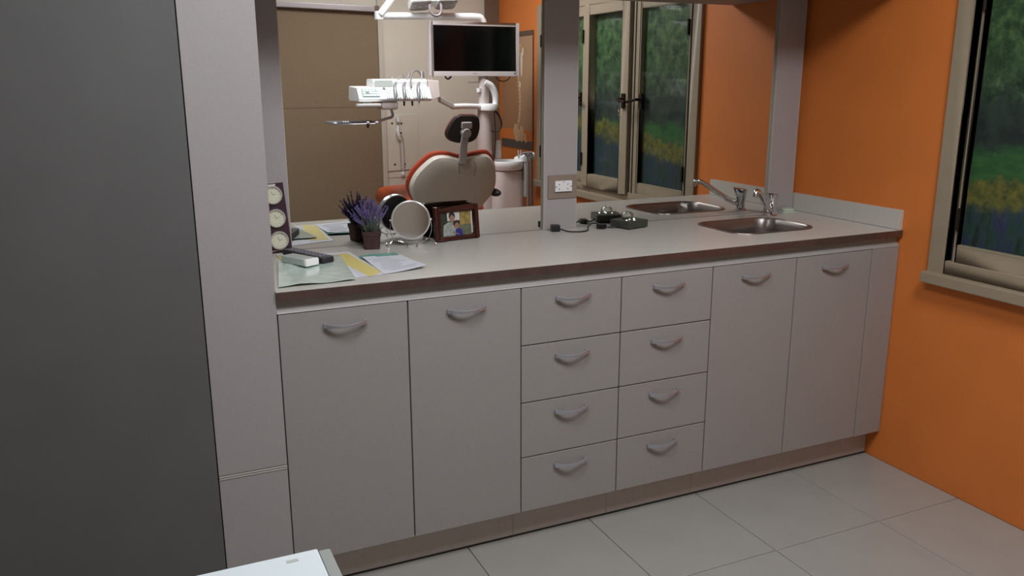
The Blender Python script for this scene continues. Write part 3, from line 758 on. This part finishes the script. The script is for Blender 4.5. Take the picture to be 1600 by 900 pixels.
# neck bar and headrest
HT = TM @ Matrix.Translation((-.034, 0, .004))
def layh(poly, yy): return [HT @ Vector((x, yy, z)) for x, z in poly]
NK = MB()
NK.loft([[HT @ Vector(p) for p in ((1.803, .046, .965), (1.852, .046, .965), (1.852, .060, .965), (1.803, .060, .965))], [HT @ Vector(p) for p in ((1.812, .030, 1.06), (1.858, .030, 1.06), (1.858, .046, 1.06), (1.812, .046, 1.06))], [HT @ Vector(p) for p in ((1.822, .035, 1.15), (1.866, .035, 1.15), (1.866, .050, 1.15), (1.822, .050, 1.15))]])
NK.build('neck_bar', M['grey_plastic'], dc, bevel=.004)
hp = smooth_poly([(1.795, 1.238), (1.860, 1.243), (1.920, 1.236), (1.940, 1.200), (1.938, 1.140), (1.910, 1.092), (1.840, 1.078), (1.765, 1.092), (1.735, 1.130), (1.752, 1.185)], 5)
hx, hz = 1.842, 1.16
def hs(k): return [(hx+(x-hx)*k, hz+(z-hz)*k) for x, z in hp]
MB().loft([layh(hs(.7), .028), layh(hs(.94), .024), layh(hs(.99), .012), layh(hs(.97), -.002)]).build('headrest_back', M['headrest'], dc)
MB().loft([layh(hs(.98), -.0025), layh(hs(1.01), -.006), layh(hs(1.01), -.012), layh(hs(.95), -.024), layh(hs(.7), -.030)]).build('headrest_pad', M['red_dark'], dc)
MB().cyl(HT @ Vector((1.845, .026, 1.145)), HT @ Vector((1.845, .064, 1.145)), .029, .026, 24).build('headrest_joint', M['grey_plastic'], dc, bevel=.003)
MB().box(1.818, 1.880, .026, .050, 1.168, 1.206, HT).build('joint_bracket', M['grey_plastic'], dc, bevel=.005)
# seat and leg rest run back and to the left
def seatloop(cx, cy, hw, z, th, ang):
    ax = Vector((math.cos(ang), math.sin(ang), 0)); L = []
    for k in range(20):
        a = 2*math.pi*k/20; c, s_ = math.cos(a), math.sin(a)
        L.append(Vector((cx, cy, z)) + ax*(hw*math.copysign(abs(c)**.5, c)) + Vector((0, 0, th*math.copysign(abs(s_)**.6, s_))))
    return L
sa = R(8)
MB().loft([seatloop(1.78, -2.06, .18, .640, .035, sa), seatloop(1.77, -2.14, .265, .660, .055, sa), seatloop(1.74, -2.34, .275, .700, .062, sa), seatloop(1.72, -2.56, .240, .720, .055, sa), seatloop(1.71, -2.72, .205, .710, .050, sa), seatloop(1.70, -2.90, .17, .650, .045, sa), seatloop(1.70, -2.96, .11, .635, .028, sa)]).build('seat_cushion', M['orange_vinyl'], dc, sub=1)
MB().loft([seatloop(1.77, -2.11, .15, .55, .03, sa), seatloop(1.75, -2.25, .20, .57, .05, sa), seatloop(1.72, -2.52, .17, .61, .05, sa), seatloop(1.71, -2.60, .12, .62, .04, sa)]).build('seat_base', M['shell'], dc)
MB().lathe([(.30, .0008), (.30, .03), (.26, .05), (.12, .07), (.10, .12), (.10, .48), (.14, .545)], (1.74, -2.33, 0), 32).build('pedestal', M['white_warm'], dc)
MB().ell((2.032, -1.99, .770), .030, .075, .024, 16, 10).build('armrest', M['headrest'], dc)
MB().tube([(2.025, -2.03, .765), (2.01, -2.12, .70), (1.95, -2.16, .655)], .012, 10).build('armrest_bracket', M['grey_plastic'], dc)

# dental unit: floor box, spittoon, column
du = thing('dental_unit', (2.25, -2.27, 0), 'white floor-standing dental unit with spittoon bowl and column beside the chair', 'dental unit')
bd = [rrect(.105, .125, .05, z, 2.232, -2.30, 6) for z in (.0008, .30, .60)]
bd += [rrect(.100, .12, .055, .80, 2.232, -2.30, 6), rrect(.098, .115, .06, .868, 2.232, -2.30, 6)]
MB().loft(bd).build('cabinet_body', M['white_warm'], du)
MB().lathe([(.070, .868), (.100, .876), (.112, .900), (.114, .922), (.110, .932), (.100, .932), (.090, .910), (.055, .892), (.015, .888)], (2.232, -2.265, 0), 36).build('spittoon_bowl', M['white'], du)
MB().tube([(2.238, -2.402, .866), (2.238, -2.402, 1.026), (2.239, -2.398, 1.040), (2.241, -2.385, 1.042)], [.020, .019, .017, .012], 16).build('cup_filler', M['white'], du)
hb = MB(); hb.loft([[(2.275, -2.205, .922), (2.275, -2.245, .922), (2.275, -2.245, .952), (2.275, -2.205, .952)], [(2.345, -2.165, .925), (2.360, -2.235, .925), (2.360, -2.235, .985), (2.345, -2.165, .975)], [(2.395, -2.170, .945), (2.405, -2.230, .945), (2.405, -2.230, .985), (2.395, -2.170, .980)]])
hb.build('assistant_holder', M['white'], du, bevel=.008)
MB().box(2.325, 2.35, -2.26, -2.18, .70, .93).build('holder_bracket', M['off'], du, bevel=.005)
for k, (hx_, hy_) in enumerate(((2.330, -2.175), (2.352, -2.180), (2.372, -2.190))):
    MB().tube(spline([(hx_-.03, hy_+.0, .975), (hx_-.012, hy_+.02, .985), (hx_, hy_+.02, .955), (hx_+.003, hy_+.02, .80), (hx_+.002, hy_+.02, .45), (hx_-.03, hy_+.005, .30), (hx_-.07, hy_-.02, .33)], 6), .0065, 8).build('suction_hose', M['hose'], du)
for k in range(2):
    MB().cyl((2.292+k*.018, -2.200, .953), (2.290+k*.018, -2.205, 1.000), .0065, .005, 10).build('suction_tip', M['silver'], du)
MB().tube([(2.095, -2.30, .0008), (2.095, -2.30, 1.245)], .050, 28).build('column', M['white_warm'], du)
MB().lathe([(.052, 1.245), (.066, 1.250), (.068, 1.275), (.060, 1.288), (.030, 1.290)], (2.110, -2.285, 0), 28).build('junction', M['white'], du)
MB().tube([(2.083, -2.285, 1.288), (2.083, -2.285, 1.455)], .027, 20).build('monitor_post', M['white_warm'], du)
MB().tube(spline([(2.09, -2.27, 1.42), (2.135, -2.27, 1.395), (2.165, -2.275, 1.335), (2.170, -2.285, 1.262)], 6), .021, 14).build('curved_arm', M['white'], du)
MB().tube(spline([(2.060, -2.265, 1.272), (1.95, -2.235, 1.277), (1.845, -2.205, 1.276)], 4), [.017]*9, 14).build('console_arm', M['white'], du)
ca = MB(); ca.loft([[(1.855, -2.185, 1.262), (1.855, -2.225, 1.262), (1.855, -2.225, 1.292), (1.855, -2.185, 1.292)], [(1.760, -2.160, 1.305), (1.760, -2.215, 1.305), (1.760, -2.215, 1.337), (1.760, -2.160, 1.337)]])
ca.build('console_arm_end', M['off'], du, bevel=.004)
MB().cyl((2.055, -2.285, 1.418), (1.985, -2.285, 1.418), .004, seg=8).build('post_peg', M['white'], du)
MB().lathe([(.014, -.012), (.014, .012)], (2.050, -2.27, 1.372), 14).build('post_knob', M['white'], du)
MB().tube(spline([(2.155, -2.27, 1.25), (2.185, -2.26, 1.21), (2.195, -2.255, 1.16), (2.180, -2.255, 1.125), (2.15, -2.265, 1.118), (2.125, -2.272, 1.12)], 6), .006, 8).build('cable', M['cable'], du)
MB().tube(spline([(2.150, -2.265, 1.25), (2.155, -2.26, 1.15), (2.158, -2.265, 1.02), (2.150, -2.275, .93)], 6), .003, 8).build('cable', M['cable'], du)

# monitor
mo = thing('monitor', (2.023, -2.25, 1.455), 'white-framed flat monitor with a dark screen above the dental chair', 'monitor')
mo_b = MB(); X0, X1, Z0, Z1 = 1.728, 2.319, 1.457, 1.774; by = -2.25
mo_b.box(X0, X1, by-.035, by-.012, Z0, Z1)
mo_b.build('case', M['monitor'], mo, bevel=.006)
bz = MB(); bz.box(X0, X0+.024, by-.012, by, Z0, Z1); bz.box(X1-.024, X1, by-.012, by, Z0, Z1); bz.box(X0+.024, X1-.024, by-.012, by, Z0, Z0+.028); bz.box(X0+.024, X1-.024, by-.012, by, Z1-.022, Z1)
bz.build('bezel', M['monitor'], mo, bevel=.002)
MB().box(X0+.024, X1-.024, by-.0115, by-.004, Z0+.028, Z1-.022).build('screen', M['screen'], mo, smooth=False)
MB().box(2.005, 2.035, by, by+.0006, Z0+.012, Z0+.018).build('badge', M['grey_plastic'], mo)
MB().box(2.282, 2.29, by, by+.001, Z0+.013, Z0+.019).build('power_button', M['black'], mo)
MB().box(2.05, 2.12, by-.075, by-.035, 1.46, 1.60).build('mount', M['off'], mo)
MB().tube(spline([(1.83, by-.02, 1.459), (1.835, by-.015, 1.445), (1.85, by-.015, 1.440), (1.87, by-.02, 1.455)], 5), .005, 8).build('cable', M['cable'], mo)
MB().tube(spline([(2.165, by-.02, 1.459), (2.18, by-.02, 1.435), (2.22, by-.02, 1.425), (2.255, by-.02, 1.44), (2.265, by-.02, 1.459)], 5), .003, 8).build('cable', M['cable'], mo)

# operating light on its arm
ol = thing('operating_light', (2.11, -2.31, 1.288), 'white operating light on a long tubular arm above the monitor', 'dental light')
MB().tube(spline([(2.120, -2.325, 1.2895), (2.120, -2.325, 1.45), (2.115, -2.325, 1.64), (2.112, -2.325, 1.755), (2.098, -2.320, 1.795), (2.060, -2.315, 1.810), (1.90, -2.30, 1.806), (1.66, -2.275, 1.800), (1.44, -2.25, 1.794)], 7), .0205, 16).build('arm_tube', M['white'], ol)
MB().cyl((1.425, -2.25, 1.772), (1.425, -2.25, 1.818), .026, seg=20).build('elbow', M['white'], ol, bevel=.004)
MB().tube([(1.428, -2.235, 1.800), (1.49, -2.235, 1.875), (1.60, -2.24, 2.00)], .020, 16).build('swing_arm', M['white'], ol)
MB().tube(spline([(1.60, -2.24, 2.00), (1.66, -2.24, 2.04), (1.73, -2.24, 2.02), (1.752, -2.24, 1.95), (1.755, -2.24, 1.90)], 5), .015, 14).build('yoke', M['white'], ol)
HM = Matrix.Translation((1.752, -2.24, 1.880)) @ Matrix.Rotation(R(-4), 4, 'Y') @ Matrix.Rotation(R(26), 4, 'X')
hd = MB()
for sx in (-1, 1):
    hd.loft([[HM @ Vector((sx*.082 + p[0], p[1], p[2])) for p in rrect(.064, .056, .022, z, 0, 0, 5)] for z in (-.020, .018)] + [[HM @ Vector((sx*.078 + p[0], p[1], p[2])) for p in rrect(.050, .040, .02, .036, 0, 0, 5)]])
hd.box(-.030, .030, -.035, .035, -.012, .026, HM)
hd.build('lamp_head', M['white'], ol, bevel=.004)
for sx in (-1, 1):
    cv = MB().loft([[HM @ Vector((sx*.082 + p[0], p[1], p[2])) for p in rrect(.058, .050, .02, z, 0, 0, 5)] for z in (-.0204, -.0235)]).build('lamp_cover', M['grey_plastic'], ol)
    for k, px in enumerate((-.032, 0, .032)):
        MB().ell(HM @ Vector((sx*.082+px, .006*(-1)**k, -.0235)), .009, .009, .004, 12, 6).build('lens', M['white'], cv)
MB().tube(spline([HM @ Vector((-.034, .030, -.012)), (1.716, -2.196, 1.842), (1.724, -2.190, 1.812), (1.752, -2.188, 1.798), (1.780, -2.190, 1.812), (1.788, -2.196, 1.846), HM @ Vector((.034, .030, -.012))], 6), .0085, 12).build('grip', M['grip'], ol)

# instrument console with handpieces and tray
ic = thing('instrument_console', (1.49, -2.15, 1.30), 'white dental instrument console with hanging handpieces and a keypad', 'dental console')
def prof(x, pts): return [(x, y, z) for y, z in pts]
cp = [(-2.070, 1.315), (-2.060, 1.328), (-2.110, 1.392), (-2.290, 1.400), (-2.305, 1.330), (-2.290, 1.315)]
MB().loft([prof(1.238, [(y, z) for y, z in cp]), prof(1.252, cp), prof(1.655, cp), prof(1.672, cp)]).build('body', M['white'], ic, bevel=.006)
rb = [(-2.125, 1.375), (-2.130, 1.428), (-2.150, 1.440), (-2.270, 1.440), (-2.285, 1.375)]
MB().loft([prof(1.340, rb), prof(1.668, rb)]).build('hose_rail', M['white'], ic, bevel=.006)
MB().loft([prof(1.6725, [(-2.075, 1.318), (-2.118, 1.395), (-2.130, 1.435), (-2.290, 1.435), (-2.290, 1.318)]), prof(1.745, [(-2.13, 1.335), (-2.140, 1.395), (-2.145, 1.430), (-2.290, 1.430), (-2.290, 1.335)])]).build('end_cheek', M['white_warm'], ic, bevel=.004)
def on_slope(x, t, out=0):   # t: 0 lower edge, 1 upper edge of the sloping front
    a = Vector((x, -2.060, 1.328)); b2 = Vector((x, -2.110, 1.392)); n = Vector((0, .788, .615))
    return a + (b2-a)*t + n*out
def slope_quad(x0, x1, t0, t1, o0, o1):
    return [[on_slope(x0, t0, o), on_slope(x1, t0, o), on_slope(x1, t1, o), on_slope(x0, t1, o)] for o in (o0, o1)]
kp = MB().loft(slope_quad(1.262, 1.362, .18, .88, .0005, .003)).build('keypad', M['keypad'], ic)
for i in range(5):
    for j in range(3):
        MB().loft(slope_quad(1.268+i*.019, 1.282+i*.019, .26+j*.2, .40+j*.2, .003, .0045)).build('key', M['black'] if (i, j) == (1, 1) else M['socket'], kp)
for k in range(5):
    x0 = 1.402+k*.052
    sl = MB()
    for q in range(3): sl.loft(slope_quad(x0+q*.0125, x0+q*.0125+.007, .05, .85, .0005, .006))
    sl.build('holder_slot', M['slot'], ic, bevel=.0015)
MB().loft([rrect(.068, .03, .012, z, 1.292, -2.062, 4) for z in (1.288, 1.304)]).build('touch_handle', M['white'], ic, bevel=.004)
MB().box(1.268, 1.318, -2.13, -2.09, 1.292, 1.317).build('handle_stem', M['off'], ic)
MB().box(1.372, 1.470, -2.19, -2.07, 1.268, 1.3145).build('lower_block', M['white_warm'], ic, bevel=.012)
for xx in (1.508, 1.557): MB().cyl((xx, -2.085, 1.3145), (xx, -2.085, 1.288), .0065, .005, 10).build('valve', M['black'], ic)
HP = [(1.448, 1.530, .0), (1.502, 1.580, .006), (1.588, 1.655, -.012)]
for k, (xa, xb, dz) in enumerate(HP):
    p0, p1 = on_slope(xa+.010, .95, .013), on_slope(xa, .02, .016)
    tip = p1 + Vector((-.004, .004, -.022+dz))
    MB().tube([p0 + Vector((.014, -.03, .018)), p0, p1, tip], [.006, .009, .0095, .0055], 12).build('handpiece', M['handpiece'], ic)
    if k == 2: MB().tube([tip, tip+Vector((-.003, .006, -.030)), tip+Vector((-.008, .010, -.048))], [.004, .0025, .0018], 8).build('syringe_tip', M['silver'], ic)
    q = p0 + Vector((.014, -.03, .018))
    MB().tube(spline([q, q+Vector((.025, -.02, .022)), Vector((xb, -2.185, 1.462+.012*k)), Vector((xb+.022, -2.22, 1.452)), Vector((xb+.03, -2.24, 1.438))], 6), .0048, 8).build('hose', M['hose'], ic)
MB().tube(spline([on_slope(1.558, .9, .012), (1.566, -2.13, 1.43), (1.590, -2.16, 1.478), (1.625, -2.18, 1.486), (1.648, -2.19, 1.462), (1.652, -2.19, 1.438)], 6), .0055, 8).build('hose', M['hose'], ic)
for xx in (1.478, 1.515, 1.600, 1.705, 1.722): MB().cyl((xx, -2.21, 1.4295), (xx, -2.21, 1.450), .006, .0045, 8).build('connector', M['grey_plastic'], ic)
MB().loft([slope_quad(1.39, 1.402, .84, .98, .0, .006)[0], slope_quad(1.39, 1.402, .84, .98, .0, .006)[1]]).build('indicator', M['black'], ic)
MB().loft([[(1.345, -2.125, 1.400), (1.455, -2.125, 1.400), (1.455, -2.1335, 1.432), (1.352, -2.1335, 1.432)], [(1.345, -2.1235, 1.400), (1.455, -2.1235, 1.400), (1.455, -2.132, 1.432), (1.352, -2.132, 1.432)]]).build('display', M['greybox'], ic)
trm = MB()
trm.box(1.075, 1.335, -2.235, -2.035, 1.192, 1.196)
for a in ((1.075, 1.079, -2.235, -2.035), (1.331, 1.335, -2.235, -2.035), (1.079, 1.331, -2.235, -2.231), (1.079, 1.331, -2.039, -2.035)): trm.box(*a, 1.196, 1.204)
tro = trm.build('tray', M['steel_dark'], ic, bevel=.001)
for px in (1.092, 1.278, 1.328): MB().ell((px, -2.040, 1.199), .012, .010, .008, 10, 6).build('tray_clip', M['white_warm'], tro)
MB().tube(spline([(1.315, -2.12, 1.190), (1.37, -2.12, 1.205), (1.425, -2.12, 1.220), (1.440, -2.12, 1.224), (1.448, -2.12, 1.235), (1.440, -2.12, 1.2685)], 5), .008, 10).build('tray_arm', M['steel_dark'], ic)
MB().cyl((1.298, -2.12, 1.191), (1.298, -2.12, 1.165), .010, .006, 10).build('tray_knob', M['taupe'], ic)
for k, px in enumerate((1.150, 1.163, 1.177)):
    v_ = tag(MB().lathe([(.006, 0), (.006, .009), (.004, .012), (.001, .0125)], (px, -2.09, 1.1962), 12).build('vial', M['silver'], origin=(px, -2.09, 1.1962)), ('first small silver vial on the instrument tray, at its free end', 'middle small silver vial of three on the instrument tray', 'third small silver vial on the instrument tray, nearest the console')[k], 'vial', 'vials on the instrument tray')

# handset hanging on the rear wall
hsn = thing('wall_handset', (1.80, YR, 1.0), 'white handset on a long cord loop, fixed to the cream rear wall', 'handset')
yw = YR+.012
pn = MB(); pn.box(1.700, 1.930, YR, YR+.004, .76, 1.200); pn.build('back_panel', M['cream'], hsn, bevel=.002)
MB().tube([(1.774, yw+.012, 1.185), (1.778, yw+.014, 1.150)], [.014, .012], 14).build('hook', M['white'], hsn)
MB().tube(spline([(1.776, yw+.012, 1.125), (1.770, yw+.018, 1.09), (1.776, yw+.018, 1.055), (1.786, yw+.012, 1.03)], 5), [.008]*4+[.011]*8+[.009]*4, 12).build('handset', M['white'], hsn)
MB().tube(spline([(1.788, yw, 1.03), (1.790, yw, .95), (1.792, yw, .84), (1.796, yw, .805), (1.806, yw, .795), (1.814, yw, .81), (1.816, yw, .90), (1.812, yw, 1.02), (1.800, yw, 1.06)], 6), .0032, 8).build('cord', M['grey_plastic'], hsn)
MB().tube([(1.695, yw-.004, .808), (1.855, yw-.004, .815)], .0028, 8).build('bar', M['grey_plastic'], hsn)
MB().ell((1.803, yw+.004, .785), .012, .012, .018, 12, 8).build('cord_weight', M['white'], hsn)
for sx, sz in ((1.738, 1.140), (1.806, 1.139), (1.748, .854), (1.822, .853), (1.800, 1.072)): MB().cyl((sx, YR+.004, sz), (sx, YR+.008, sz), .006, seg=10).build('screw', M['dark_metal'], hsn)

# spine chart on the orange wall
xc = XW-.004
ch = thing('spine_chart', (xc, -2.78, 1.0), 'brown hanging wall chart of a spine and pelvis on the orange wall', 'poster')
yA, yB, zA, zB = -3.04, -2.515, .965, 1.750
MB().box(xc, xc+.0035, yA, yB, zA, zB).build('chart_sheet', M['chart'], ch)
MB().box(xc-.0006, xc, yB-.22, yB-.016, 1.05, 1.72).build('tan_panel', M['chart2'], ch)
MB().box(xc-.004, xc+.002, yA, yB, zB-.026, zB+.004).build('top_rail', M['chart_edge'], ch)
MB().box(xc-.002, xc+.002, yB-.012, yB, zA, zB-.026).build('side_edge', M['chart_edge'], ch)
MB().box(xc-.0012, xc, yA, yB-.012, zA+.055, zA+.13).build('orange_band', M['orange'], ch)
MB().box(xc-.0016, xc, yA, yB-.012, zA, zA+.058).build('grey_band', M['chart_grey'], ch)
spn = MB(); rnd = random.Random(11)
for k in range(22):
    t_ = k/21; z = 1.10 + .56*t_
    yy = -2.765 + .028*math.sin(t_*6.0) + .05*t_
    s_ = .014 - .006*abs(t_-.25)
    spn.ell((xc-.0015, yy, z), .0022, s_*1.25+rnd.uniform(-.002, .002), .0165, 8, 5)
    spn.ell((xc-.0012, yy-.016, z-.004), .0018, s_*.7, .006, 8, 5)
spn.build('spine_print', M['bone'], ch)
pv = MB()
for (py, pz, ry, rz) in ((-2.80, 1.085, .035, .05), (-2.70, 1.080, .035, .045), (-2.75, 1.055, .022, .045), (-2.78, 1.030, .03, .018), (-2.70, 1.030, .028, .018), (-2.645, 1.045, .020, .030), (-2.625, 1.022, .016, .012)):
    pv.ell((xc-.0012, py, pz), .0022, ry, rz, 12, 8)
pv.build('pelvis_print', M['bone'], ch)
tw = MB()
for (py, pz, ry, rz) in ((-2.70, 1.56, .018, .06), (-2.70, 1.50, .012, .045), (-2.68, 1.62, .010, .03), (-2.725, 1.40, .012, .022)):
    tw.ell((xc-.0016, py, pz), .0024, ry, rz, 10, 8)
tw.build('tissue_print', M['bone_w'], ch)
